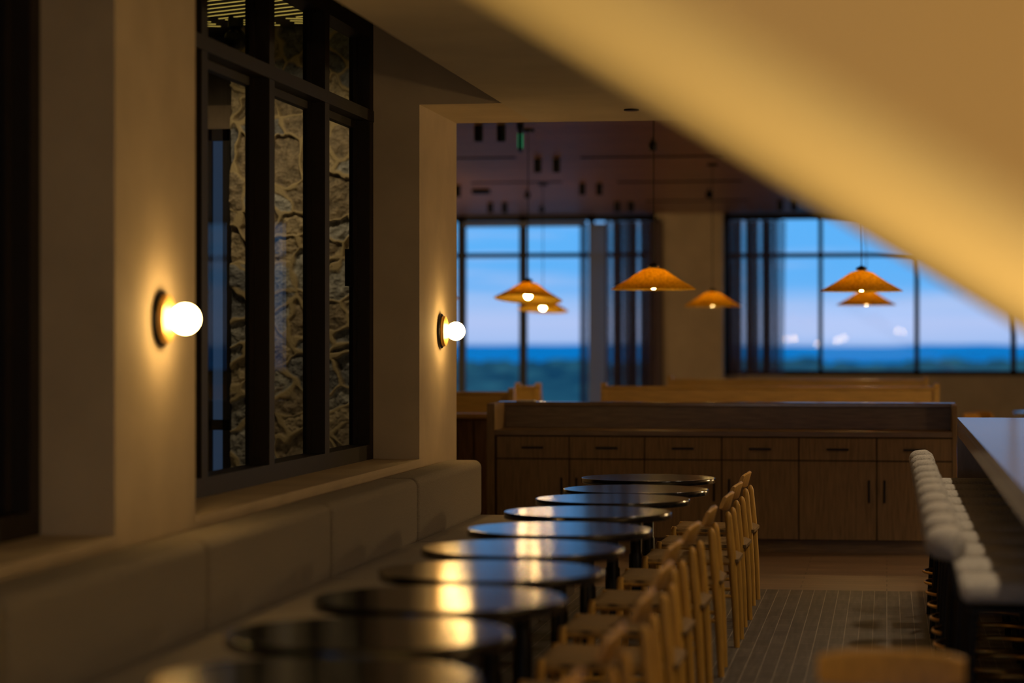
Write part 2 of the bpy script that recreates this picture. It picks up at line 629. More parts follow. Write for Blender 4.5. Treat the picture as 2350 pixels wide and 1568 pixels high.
# ------------------------------------------------------------------ porch and stone wall outside the left window
def stone_wall():
    x0, x1, z0, z1, Y = -4.28, -3.10, 0.0, 3.57, 15.5
    nx, nz = 190, 600
    cells = []
    r2 = random.Random(3)
    zz = z0
    while zz < z1 + 0.2:
        h = r2.uniform(0.14, 0.27)
        xx = x0 - r2.uniform(0, 0.4)
        while xx < x1 + 0.2:
            wd = r2.uniform(0.15, 0.40)
            cells.append((xx + wd / 2 + r2.uniform(-0.06, 0.06), zz + h / 2 + r2.uniform(-0.09, 0.09), r2.random(), r2.choice([0, 1, 2, 3])))
            xx += wd
        zz += h
    tones = [(0.30, 0.29, 0.27), (0.22, 0.17, 0.11), (0.34, 0.27, 0.17), (0.16, 0.16, 0.17)]
    bm = bmesh.new()
    lay = bm.verts.layers.float_color.new('tone')
    grid = []
    for j in range(nz + 1):
        row = []
        for i in range(nx + 1):
            x = x0 + (x1 - x0) * i / nx
            z = z0 + (z1 - z0) * j / nz
            wx = x + 0.10 * noise.noise(Vector((x * 4, z * 4, 1))) + 0.03 * noise.noise(Vector((x * 14, z * 14, 1)))
            wz = z + 0.10 * noise.noise(Vector((x * 4, z * 4, 5))) + 0.03 * noise.noise(Vector((x * 14, z * 14, 7)))
            ds = sorted((((wx - c[0]) * 0.75) ** 2 + (wz - c[1]) ** 2, k) for k, c in enumerate(cells) if abs(wz - c[1]) < 0.5)[:2]
            d1, d2 = math.sqrt(ds[0][0]), math.sqrt(ds[1][0])
            e = d2 - d1
            c = cells[ds[0][1]]
            n1 = noise.noise(Vector((x * 22, z * 22, c[2] * 50)))
            n2 = noise.noise(Vector((x * 60, z * 60, 9)))
            wob = 0.013 + 0.014 * noise.noise(Vector((x * 9, z * 9, 3)))
            mort = 1.0 if e < wob else (0.0 if e > wob * 2.2 else 1 - (e - wob) / (wob * 1.2))
            dep = (c[2] - 0.5) * 0.06 + 0.014 * n1 + 0.007 * n2 + min(e, 0.1) * 0.14
            y = Y - (dep * (1 - mort) + mort * 0.030)
            v = bm.verts.new((x, y, z))
            tt = tones[c[3]]
            k = 0.8 + 0.45 * n1 + 0.35 * n2
            st = [max(0.02, q * k) for q in tt]
            mo = (0.31, 0.24, 0.13)
            v[lay] = (*[st[q] * (1 - mort) + mo[q] * mort for q in range(3)], 1)
            row.append(v)
        grid.append(row)
    for j in range(nz):
        for i in range(nx):
            bm.faces.new((grid[j][i], grid[j][i + 1], grid[j + 1][i + 1], grid[j + 1][i]))
    # left return and back, so the wall has real thickness
    bl = [bm.verts.new((x0, Y + 0.5, z0)), bm.verts.new((x0, Y + 0.5, z1))]
    br = [bm.verts.new((x1, Y + 0.5, z0)), bm.verts.new((x1, Y + 0.5, z1))]
    for v in bl + br:
        v[lay] = (0.25, 0.23, 0.2, 1)
    for j in range(nz):
        a, c = grid[j][0], grid[j + 1][0]
        z = a.co.z
    fl = [grid[j][0] for j in range(nz + 1)]
    bm.faces.new(fl + [bl[1], bl[0]])
    bm.faces.new((bl[0], bl[1], br[1], br[0]))
    fr_ = [grid[j][nx] for j in range(nz + 1)]
    bm.faces.new(fr_[::-1] + [br[0], br[1]])
    me = bpy.data.meshes.new('wall_stone')
    bmesh.ops.recalc_face_normals(bm, faces=bm.faces)
    bm.to_mesh(me)
    bm.free()
    m_, t_, b_ = newmat('fieldstone')
    at_ = t_.nodes.new('ShaderNodeAttribute')
    at_.attribute_name = 'tone'
    t_.links.new(at_.outputs['Color'], b_.inputs['Base Color'])
    b_.inputs['Roughness'].default_value = 0.75
    nn = t_.nodes.new('ShaderNodeTexNoise')
    nn.inputs['Scale'].default_value = 70
    nn.inputs['Detail'].default_value = 6
    tt_ = t_.nodes.new('ShaderNodeTexCoord')
    t_.links.new(tt_.outputs['Object'], nn.inputs['Vector'])
    bb = t_.nodes.new('ShaderNodeBump')
    bb.inputs['Strength'].default_value = 0.5
    bb.inputs['Distance'].default_value = 0.01
    t_.links.new(nn.outputs['Fac'], bb.inputs['Height'])
    t_.links.new(bb.outputs[0], b_.inputs['Normal'])
    me.materials.append(m_)
    for p in me.polygons:
        p.use_smooth = len(p.vertices) == 4
    o = bpy.data.objects.new('wall_stone', me)
    COL.objects.link(o)
    o['kind'] = 'structure'


stone_wall()
struct(MB().box(-9, -3.12, 2.0, 15.97, 3.57, 3.67), 'ceiling', M['slat'])
struct(MB().box(-9, -3.12, 2.0, 15.9, -0.12, -0.02), 'floor', M['slat'])
# porch end wall left of the stone, with a window
xw0, xw1 = X_at(478, 15.9), X_at(529, 15.9)
struct(MB().box(xw0 - 0.9, xw1 + 0.06, 15.88, 15.97, 2.94, 3.10), 'trim_2', plain('tan_beam', (0.30, 0.22, 0.15), 0.85))
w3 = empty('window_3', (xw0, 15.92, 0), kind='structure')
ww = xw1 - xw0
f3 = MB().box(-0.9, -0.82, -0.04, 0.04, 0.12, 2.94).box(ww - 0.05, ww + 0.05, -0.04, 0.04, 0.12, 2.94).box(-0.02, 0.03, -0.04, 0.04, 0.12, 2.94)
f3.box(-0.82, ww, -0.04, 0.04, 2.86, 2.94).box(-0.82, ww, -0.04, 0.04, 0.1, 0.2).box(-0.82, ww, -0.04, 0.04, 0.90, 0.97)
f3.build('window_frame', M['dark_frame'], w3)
MB().box(-0.82, ww - 0.04, -0.005, 0.005, 0.15, 2.9).build('window_pane', emis('glowing_reflection_pane', (0.32, 0.55, 1.0), 0.055), w3)  # blue reflection painted as faint emission on the pane
ZP = 3.57
pcl = empty('porch_ceiling_light', (-4.2, 12, ZP), label='fan of thin yellow light strips on the dark porch ceiling outside the window', cat='light')


def strip(x0, y0, x1, y1):
    d = Vector((x1 - x0, y1 - y0))
    d.normalize()
    a, b_ = -d.y * 0.006, d.x * 0.006
    pl = [(x0 - a, y0 - b_), (x1 - a, y1 - b_), (x1 + a, y1 + b_), (x0 + a, y0 + b_)]
    pl = [(q[0] + 4.2, q[1] - 12) for q in pl]
    MB().prism(pl, -0.004, 0.0, 'XY').build('light_strip', M['led'], pcl)


for i in range(24):
    yc = 12.6 + i * 0.14           # crosses X = -3.9
    xa_, xb_ = -4.75, -3.2
    f_ = lambda x: yc - (x + 3.9) * 0.55
    if f_(xa_) > 15.02:
        xa_ = -3.9 - (15.02 - yc) / 0.55
    if xa_ < xb_ - 0.1:
        strip(xa_, f_(xa_), xb_, f_(xb_))
for i in range(3):
    for xq in (-4.6, -4.2, -3.8, -3.5):
        y0 = 15.07 + i * 0.115
        strip(xq, y0, xq + 0.28, min(15.39, y0 + 0.09))
sc = empty('security_camera', (X_at(541, 15.0), 15.0, 3.57), label='small black dome camera outside by the stone wall top', cat='camera')
MB().lathe([(0.05, 0), (0.05, -0.06), (0.02, -0.08), (0.02, -0.09)], at=(0, 0, 0)).build('mount', M['black_metal'], sc, True)
MB().sphere((0, 0, -0.14), 0.075).build('dome', M['black_metal'], sc, True)
for q, xq in enumerate((-3.5, -3.95, -4.4)):
    light('porch_wall_washer', 'SPOT', (xq, 14.35, 3.40), 18, (1.0, 0.76, 0.42), 0.015, (math.radians(33), 0, 0), 114, 0.9)
light('porch_low_light', 'POINT', (-3.6, 14.3, 0.25), 2.5, (1.0, 0.80, 0.5), 0.1)
struct(MB().box(-9.1, -9.0, 2.0, 16.0, 0, 3.9).box(-9.0, -3.12, 1.9, 2.0, 0, 3.9), 'wall_porch_sky_block', M['tanwall'])  # added unseen walls that close the porch against sky light

# ------------------------------------------------------------------ far room
xl0 = X_at(900, YF)
xpa, xpb = X_at(1508, YF), X_at(1662, YF)
wb = MB()
wb.box(-9, xl0, YF, YF + 0.3, 0, ZF)
wb.box(xpa, xpb, YF - 0.25, YF + 0.3, 0, ZF)
wb.box(xpb, 6.0, YF, YF + 0.3, 0, 0.97)
struct(wb, 'wall_back', M['plaster'])
struct(MB().box(-9.2, -9.0, 16.0, YF, 0, ZF), 'wall_west', M['plaster'])
struct(MB().box(-9.0, -3.12, 15.98, 16.1, 0, ZF), 'wall_south', M['tanwall'])
struct(MB().box(6.0, 6.2, Y2, YF, 0, ZF), 'wall_east', M['plaster'])
struct(MB().box(4.6, 6.0, Y2 - 0.1, Y2, 0, 4.0), 'wall_corner', M['plaster'])


def far_window(name, x0, x1, z0, z1, mull, tr_z, bar=0.075):
    w = empty(name, (x0, YF + 0.05, z0), kind='structure')
    f = MB()
    f.box(0, x1 - x0, -0.05, 0.05, z1 - z0 - 0.09, z1 - z0)
    f.box(0, x1 - x0, -0.05, 0.05, 0, 0.08)
    f.box(0, x1 - x0, -0.04, 0.04, tr_z - z0 - 0.035, tr_z - z0 + 0.035)
    for xm, wd in mull:
        f.box(xm - wd / 2 - x0, xm + wd / 2 - x0, -0.05, 0.05, 0, z1 - z0)
    f.build('window_frame', M['far_frame'], w)
    MB().box(0.01, x1 - x0 - 0.01, 0.02, 0.03, 0.05, z1 - z0 - 0.05).build('window_pane', M['far_glass'], w)
    return w


ztr = Z_at(1800, 586, YF)
far_window('window_4', xl0, xpa, 0.0, ZF - 0.0, [(X_at(p, YF), wd) for p, wd in ((905, .1), (1059, .13), (1200, .12), (1357, .09), (1500, .1))], Z_at(1200, 586, YF))
mr = [X_at(1668, YF), X_at(1883, YF), X_at(2104, YF), X_at(2326, YF)]
far_window('window_5', xpb, 6.0, 0.97, ZF, [(mr[0], .1), (mr[1], .065), (mr[2], .075), (mr[3], .085), (mr[3] + 1.5, .08), (5.9, .1)], ztr)
o = MB().box(X_at(1354, YF), X_at(1396, YF), YF - 0.16, YF - 0.13, 0.05, 3.36).build('panel_curtain', M['shade_cloth'])
tag(o, 'flat pale grey hanging panel left of the brown curtain at far window', 'curtain')
o = MB().box(X_at(1333, YF), X_at(1351, YF), YF - 0.16, YF - 0.14, 0.05, 3.36).build('sheer_panel', M['sheer_strip'])
tag(o, 'narrow dark blue sheer strip hanging left of the black post at left far window', 'curtain')
o = MB().box(X_at(1066, YF), X_at(1345, YF), YF - 0.08, YF - 0.02, Z_at(1200, 521, YF), 3.40).build('roller_shade', M['shade_cloth'])
tag(o, 'narrow dark grey roller shade raised at top of left far window', 'shade')


def curtain(px0, px1, z0, label, seed):
    x0, x1 = X_at(px0, YF - .3), X_at(px1, YF - .3)
    rr_ = random.Random(seed)
    bm = bmesh.new()
    n = 170
    ph = [rr_.uniform(0, 6.3) for _ in range(4)]
    rows = []
    for j, z in enumerate([z0, z0 + 0.8, z0 + 1.6, 2.8, 3.38]):
        row = []
        for i in range(n + 1):
            u = i / n
            x = x0 + (x1 - x0) * u
            y = YF - 0.3 + 0.055 * math.sin(u * 2 * PI * 9 + ph[0] + 0.25 * j) + 0.035 * math.sin(u * 2 * PI * 15.3 + ph[1]) + 0.02 * math.sin(u * 2 * PI * 4.1 + ph[2] + 0.3 * j)
            x += 0.075 * math.sin(u * 2 * PI * 9 + ph[3] + 0.15 * j) + 0.05 * math.sin(u * 2 * PI * 3.3 + ph[1])
            row.append(bm.verts.new((x, y, z)))
        rows.append(row)
    for a in range(len(rows) - 1):
        for i in range(n):
            bm.faces.new((rows[a][i], rows[a][i + 1], rows[a + 1][i + 1], rows[a + 1][i]))
    mb = MB()
    mb.bm.free()
    mb.bm = bm
    o = mb.build('curtain', M['curtain'], smooth=True)
    tag(o, label, 'curtain', 'sheer brown curtains at the far windows')
    MB().tube([(x0 - 0.05, YF - 0.3, 3.40), (x1 + 0.05, YF - 0.3, 3.40)], 0.018).build('curtain_rod', M['black_metal'], o)


curtain(1396, 1506, 0.03, 'sheer brown curtain hanging left of the tan wall pier', 1)
curtain(1670, 1786, 0.98, 'sheer brown curtain hanging right of the tan wall pier', 2)


# pendants
def make_pendant():
    r_ = empty('pendant_lamp', (0, 0, 1.9))
    prof = [(0.040, 0.160), (0.088, 0.145), (0.20, 0.070), (0.325, 0.0)]
    inner = [(r0 - 0.004, z - 0.005) for r0, z in prof][::-1]
    sh = MB().lathe(prof + inner, 48, cap=False).build('lamp_shade', M['weave'], r_, True)
    MB().sphere((0, 0, 0.034), 0.036).build('bulb', M['bulb'], r_, True)
    MB().lathe([(0.018, 0.068), (0.022, 0.075), (0.022, 0.16), (0.045, 0.168), (0.045, 0.18), (0.008, 0.20)], 20).build('lamp_holder', M['black_metal'], r_, True)
    MB().tube([(0, 0, 0.19), (0, 0, ZF - 1.9)], 0.004, 8).build('cord', M['black_metal'], r_)
    MB().lathe([(0.06, ZF - 1.9), (0.06, ZF - 1.925), (0.01, ZF - 1.93)], 24).build('ceiling_cap', M['black_metal'], r_, True)
    return r_


PEND = [(1500, 18.4, 'large amber woven pendant lamp hanging in front of the curtain left of the pier', 1.0),
        (1635, 27.2, 'amber woven pendant lamp hanging in front of the tan wall pier', 1.0),
        (1977, 19.1, 'large amber woven pendant lamp, upper of two overlapping at right window', 1.0),
        (1988, 26.4, 'smaller amber woven pendant lamp, lower of two overlapping at right window', 1.0),
        (1212, 22.8, 'amber woven pendant lamp, upper of two overlapping at left window', 0.92),
        (1246, 30.6, 'amber woven pendant lamp, lower of two overlapping at left window', 1.0),
        (975, 22.5, 'amber woven pendant lamp mostly hidden behind the sconce pier', 0.92),
        ]
pp = make_pendant()
for i, (px, d, lab, s_) in enumerate(PEND):
    o = pp if i == 0 else copy_tree(pp)
    u = (px - 1175) / F * d
    x, y = u * cs - d * sn, u * sn + d * cs
    o.location = (x, y, 1.90)
    if i in (4, 5):
        [c_ for c_ in o.children_recursive if c_.name.startswith('lamp_shade')][0].rotation_euler = (math.radians(-6.5), math.radians(2), 0)
    tag(o, lab, 'lamp', 'woven pendant lamps of the far room')


# ceiling cylinders
def make_cyl():
    r_ = empty('cylinder_downlight', (0, 0, ZF))
    MB().lathe([(0.042, 0), (0.042, -0.145), (0.036, -0.145), (0.034, -0.12), (0.002, -0.118)], 24).build('housing', M['black_metal'], r_, True)
    return r_


CY = [(1098, 22.4), (1150, 22.4), (1234, 26.5), (1277, 26.5), (1336, 30.6), (1375, 30.6), (1416, 34.6), (1448, 34.6),
      (1050, 31.0), (1125, 34.9), (1158, 34.9), (1790, 34.3), (1822, 34.3)]
cy = make_cyl()
rows_ = {22.4: 'nearest pair under the wooden ceiling', 26.5: 'second pair from the header', 30.6: 'third pair from the header', 34.6: 'fourth pair, above the curtain',
         31.0: 'single one beside the pier edge', 34.9: 'pair above the left window', 34.3: 'pair near the right window'}
prev = None
for i, (px, d) in enumerate(CY):
    o = cy if i == 0 else copy_tree(cy)
    u = (px - 1175) / F * d
    o.location = (u * cs - d * sn, u * sn + d * cs, ZF)
    side = '' if d == 31.0 else ('left one of the ' if prev != d else 'right one of the ')
    prev = d
    tag(o, 'black cylinder downlight, ' + side + rows_[d], 'ceiling light', 'cylinder downlights on the wooden ceiling')


def ceil_y(py, px):   # point of the far ceiling seen at a pixel
    d = F * (ZF - H) / (784 - py)
    u = (px - 1175) / F * d
    return u * cs - d * sn, u * sn + d * cs


for (xa_, xb_, py, lab) in ((1000, 1185, 362, 'dark linear slot in wooden ceiling, nearest on the left'), (1330, 1660, 359, 'long dark linear slot in wooden ceiling, nearest in the middle'),
                            (1080, 1292, 418, 'grey linear slot in wooden ceiling, above the rectangular vent'), (1415, 1705, 416, 'long dim linear slot in wooden ceiling, second in the middle'),
                            (1480, 1720, 460, 'short dim linear slot in wooden ceiling, near the tan pier')):
    a_ = ceil_y(py, xa_)
    b2 = ceil_y(py, xb_)
    yy = (a_[1] + b2[1]) / 2
    o = MB().box(a_[0], b2[0], yy - 0.05, yy + 0.05, ZF - 0.012, ZF).build('linear_slot', M['black_metal'])
    tag(o, lab, 'ceiling slot')


def hang(name, px, py, r_, hgt, lab, cat, sphere=True, wx=0):
    x, y = ceil_y(py - 14, px)
    r0 = empty(name, (x, y, ZF), label=lab, cat=cat)
    if sphere:
        MB().lathe([(0.012, 0), (0.012, -0.04)], 12).build('stem', M['black_metal'], r0)
        MB().lathe([(r_ * .6, -0.03), (r_, -0.06), (r_, -0.06 - hgt), (r_ * .7, -0.075 - hgt)], 20).build('lamp_head', M['black_metal'], r0, True)
    else:
        MB().box(-wx, wx, -0.1, 0.1, -0.06, 0.0, 0.01).build('vent_box', M['black_metal'], r0)
    return r0


hang('ceiling_spotlight', 1498, 331, 0.04, 0.05, 'small round black ceiling spotlight near the header, middle', 'ceiling light')
hang('ceiling_spotlight', 1627, 447, 0.045, 0.05, 'small round black ceiling spotlight above the right end of pier', 'ceiling light')
hang('ceiling_spotlight', 1210, 449, 0.04, 0.04, 'small round black ceiling spotlight right of rectangular vent', 'ceiling light')
hang('ceiling_spotlight', 1243, 484, 0.04, 0.04, 'small round black ceiling spotlight just above the left far window', 'ceiling light')
hang('ceiling_vent', 1104, 449, 0, 0, 'rectangular black ceiling vent box above left far window', 'vent', False, 0.11)
# downlight in header underside
o = MB().lathe([(0.045, 0), (0.045, -0.008), (0.03, -0.008)], 24, at=(X_at(1447, 14.05), 14.1, ZC)).build('recessed_downlight', M['black_metal'], smooth=True)
tag(o, 'small dark round recessed downlight in the header underside', 'ceiling light')
# exit sign
d_ = 22.2
u_ = (1194 - 1175) / F * d_
ex = empty('exit_sign', (u_ * cs - d_ * sn, u_ * sn + d_ * cs, 3.40), label='small green lit exit sign hanging edge-on from wooden ceiling', cat='sign', rz=math.radians(90 + 8))
MB().box(-0.16, 0.16, -0.018, 0.018, -0.16, 0.04, 0.004).build('sign_box', M['black_metal'], ex)
MB().box(-0.10, 0.10, -0.03, 0.03, 0.04, 0.10).build('bracket', M['black_metal'], ex)
lt_ = MB()
GL = {'E': [(0, .02, 0, .12), (0, .055, 0, .02), (0, .05, .05, .07), (0, .055, .10, .12)],
      'I': [(0.01, .03, 0, .12)], 'T': [(.02, .04, 0, .12), (0, .06, .10, .12)]}
for side in (-1, 1):
    xx = -0.13
    for ch in 'EXIT':
        if ch == 'X':
            for s2 in (-1, 1):
                pl = [(xx + (0 if s2 > 0 else .06), -.12), (xx + (.02 if s2 > 0 else .04), -.12), (xx + (.06 if s2 > 0 else 0), 0), (xx + (.04 if s2 > 0 else .02), 0)]
                pl = [(p[0] if side < 0 else -p[0], p[1]) for p in pl]
                lt_.prism(pl, side * 0.0185, side * 0.022)
        else:
            for (a0, a1, b0, b1) in GL[ch]:
                p0, p1 = xx + a0, xx + a1
                if side > 0:
                    p0, p1 = -p1, -p0
                lt_.box(p0, p1, side * 0.0185, side * 0.022, -0.12 + b0, -0.12 + b1)
        xx += 0.072 if ch != 'I' else 0.05
lt_.build('lettering', M['green'], ex)


# ------------------------------------------------------------------ booths
def booth(px0, px1, d, ztop, lab, depth=0.55, face=-1, ends=True):
    y = d / cs if False else None
    u0 = (px0 - 1175) / F * d
    u1 = (px1 - 1175) / F * d
    xx0 = u0 * cs - d * sn
    xx1 = u1 * cs - d * sn
    yy = ((u0 * sn + d * cs) + (u1 * sn + d * cs)) / 2
    L_ = xx1 - xx0
    r0 = empty('booth_bench', (xx0, yy, 0), label=lab, cat='booth', group='wooden booth benches of the far room')
    MB().box(0, L_, 0, 0.07, 0.0, ztop - 0.03).build('back_panel', M['booth_wood'], r0)
    MB().box(-0.02, L_ + 0.02, -0.02, 0.12, ztop - 0.03, ztop, 0.012).build('top_rail', M['booth_wood'], r0)
    for xe in (-0.02, L_ - 0.03):
        p = [(-0.02, 0), (depth, 0), (depth, 0.55), (0.16, ztop - 0.12), (0.10, ztop + 0.03), (0.0, ztop + 0.03), (-0.02, ztop)]
        MB().prism(p, xe, xe + 0.05, 'YZ').build('end_panel', M['booth_wood'], r0)
    MB().box(0.03, L_ - 0.03, 0.07, depth - 0.02, 0, 0.38).build('seat_base', M['booth_slat'], r0)
    MB().box(0.03, L_ - 0.03, 0.07, depth, 0.38, 0.47, 0.03, 3).build('seat_cushion', M['fabric'], r0, True)
    return r0


booth(1377, 2150, 22.0, 1.09, 'long honey wood booth bench with its back just behind the cabinet')
booth(1532, 2126, 25.6, 1.10, 'honey wood booth bench, rearmost of the long booths')
booth(820, 1178, 20.8, 1.07, 'wooden booth bench at left, partly behind the sconce pier')
booth(1186, 1236, 24.0, 1.06, 'narrow purplish booth end between left booth and far window')
# dark panelled booth side close to the cabinet's left
r0 = empty('panelled_booth', (-5.2, 18.6, 0), label='dark brown panelled booth side left of the cabinet', cat='booth')
pb = MB().box(0, 2.15, 0, 0.06, 0, 0.90)
for i in range(16):
    pb.box(0.02 + i * 0.134, 0.13 + i * 0.134, -0.02, 0.0, 0.08, 0.88)
pb.build('slat_panel', M['booth_slat'], r0)
MB().box(-0.02, 2.17, -0.05, 0.1, 0.90, 0.94, 0.008).build('top_rail', M['booth_wood'], r0)
MB().box(0.1, 2.0, 0.06, 0.56, 0, 0.46, 0.02).build('seat_base', M['booth_slat'], r0)


# ------------------------------------------------------------------ cabinet (service station)
CX0, CX1, CYF = X_at(1118, 17.27), X_at(2196, 17.27), 17.27
cb = empty('service_cabinet', (CX0, CYF, 0), label='long brown wooden service cabinet with drawers, doors and raised back', cat='cabinet')
CL = CX1 - CX0
ep = 0.055
zt_ = 1.05
side = [(-0.012, 0), (0.56, 0), (0.56, zt_), (0.0, zt_), (-0.012, zt_ - 0.012)]
for xe in (0, CL - 0.03):
    MB().prism(side, xe, xe + (ep if xe == 0 else 0.03), 'YZ').build('side_panel', M['cab_wood'], cb)
MB().box(ep, CL - 0.03, 0.50, 0.56, 0.0, zt_ - 0.03).build('back_panel', M['cab_rail'], cb)
MB().box(-0.005, CL + 0.005, 0.46, 0.60, zt_ - 0.03, zt_ + 0.004, 0.008).build('top_rail', plain('lacquered_rail', (0.20, 0.135, 0.075), 0.16, spec=0.7, bump=0), cb)
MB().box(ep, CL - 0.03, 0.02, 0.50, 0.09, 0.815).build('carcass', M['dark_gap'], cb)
MB().box(ep, CL - 0.03, -0.004, 0.50, 0.822, 0.862, 0.004).build('worktop', M['cab_rail'], cb)
MB().box(ep, CL - 0.03, 0.05, 0.45, 0.0, 0.09).build('plinth', M['cab_rail'], cb)
seams = [1139, 1306, 1479, 1656, 1833, 2012, 2190]
for i in range(6):
    a = X_at(seams[i], CYF) - CX0 + 0.004
    b2 = X_at(seams[i + 1], CYF) - CX0 - 0.004
    a = max(a, ep)
    b2 = min(b2, CL - 0.032)
    dr = MB().box(a, b2, 0, 0.02, 0.658, 0.814, 0.002, 1).build('drawer', M['cab_wood'], cb)
    c = (a + b2) / 2
    MB().box(c - 0.078, c + 0.078, -0.022, -0.012, 0.728, 0.742, 0.002, 1).box(c - 0.07, c - 0.06, -0.014, 0.001, 0.730, 0.740).box(c + 0.06, c + 0.07, -0.014, 0.001, 0.730, 0.740).build('drawer_handle', M['black_metal'], dr)
    dd = MB().box(a, b2, 0, 0.02, 0.094, 0.650, 0.002, 1).build('door', M['cab_wood'], cb)
    hx = (b2 - 0.05) if i % 2 == 0 else (a + 0.05)
    MB().box(hx - 0.007, hx + 0.007, -0.022, -0.012, 0.36, 0.52, 0.002, 1).box(hx - 0.005, hx + 0.005, -0.014, 0.001, 0.375, 0.385).box(hx - 0.005, hx + 0.005, -0.014, 0.001, 0.495, 0.505).build('door_handle', M['black_metal'], dd)
# folded white napkin/menu lying on booth edge behind the cabinet
o = MB().box(-0.07, 0.07, -0.05, 0.05, 0, 0.012, 0.004).build('folded_menu', plain('white_paper', (0.8, 0.8, 0.78), 0.6), loc=(X_at(1208, 17.8), 17.79, zt_ + 0.004))
tag(o, 'small white folded card lying on the cabinet top near its left end', 'menu')

# ------------------------------------------------------------------ banquette
bq = empty('banquette', (-2.1, 4.0, 0), label='long beige upholstered banquette bench along the left wall', cat='banquette')
YB0, YB1 = 2.2, 14.33
off = Vector((-2.1, 4.0, 0))


def rel(x, y, z):
    return x - off.x, y - off.y, z


MB().box(-2.62 + 2.1, -1.84 + 2.1, YB0 - 4, YB1 - 4 - 0.03, 0, 0.36).build('base', M['bar_dark'], bq)
ss = [2.25, 4.40, 6.38, 8.40, 10.35, 12.32, 14.33]
for i in range(6):
    y0, y1 = ss[i] + 0.004 - 4, ss[i + 1] - 0.004 - 4
    MB().box(-2.62 + 2.1, -1.78 + 2.1, y0, y1, 0.36, 0.462, 0.035, 5).build('seat_cushion', M['fabric'], bq, True)
    MB().box(-2.625 + 2.1, -2.40 + 2.1, y0, y1, 0.44, 0.79, 0.045, 6).build('back_cushion', M['fabric'], bq, True)


# ------------------------------------------------------------------ round tables
def make_table():
    r_ = empty('round_table')
    R_ = 0.375
    prof = [(0.001, 0.710), (R_ - 0.02, 0.710), (R_ - 0.004, 0.710), (R_, 0.713), (R_, 0.737), (R_ - 0.002, 0.7395), (R_ - 0.005, 0.74), (R_ - 0.008, 0.74), (R_ - 0.03, 0.74), (0.001, 0.74)]
    MB().lathe(prof, 96).build('table_top', M['black_wood'], r_, True)
    MB().lathe([(0.16, 0.700), (0.16, 0.710)], 32).build('mounting_plate', M['black_metal'], r_, True)
    MB().lathe([(0.036, 0.03), (0.036, 0.40), (0.030, 0.41), (0.030, 0.702)], 24).build('column', M['black_metal'], r_, True)
    MB().lathe([(0.175, 0.0), (0.175, 0.012), (0.16, 0.02), (0.05, 0.032), (0.036, 0.05)], 48).build('base_plate', M['black_metal'], r_, True)
    return r_


ORD = ['first', 'second', 'third', 'fourth', 'fifth', 'sixth', 'seventh', 'eighth', 'ninth', 'tenth', 'eleventh']
# Y positions along the bench, farthest first
TB = [(1488, 1096), (1459, 1122), (1406, 1144), (1349, 1174), (1284, 1213), (1199, 1257), (1127, 1309), (1010, 1372), (846, 1452), (722, 1556)]
tb = make_table()
TY = []
for i, (px, py) in enumerate(TB):
    d = F * 0.76 / (py - 784)
    u = (px - 1175) / F * d
    x, y = u * cs - d * sn, u * sn + d * cs
    TY.append(y)
    o = tb if i == 0 else copy_tree(tb)
    o.location = (x, y, 0)
    o.rotation_euler = (0, 0, random.uniform(-0.1, 0.1))
    tag(o, 'round black pedestal table at the banquette, ' + ('nearest the cabinet' if i == 0 else ORD[i] + ' from the cabinet'), 'table', 'round black tables along the banquette')


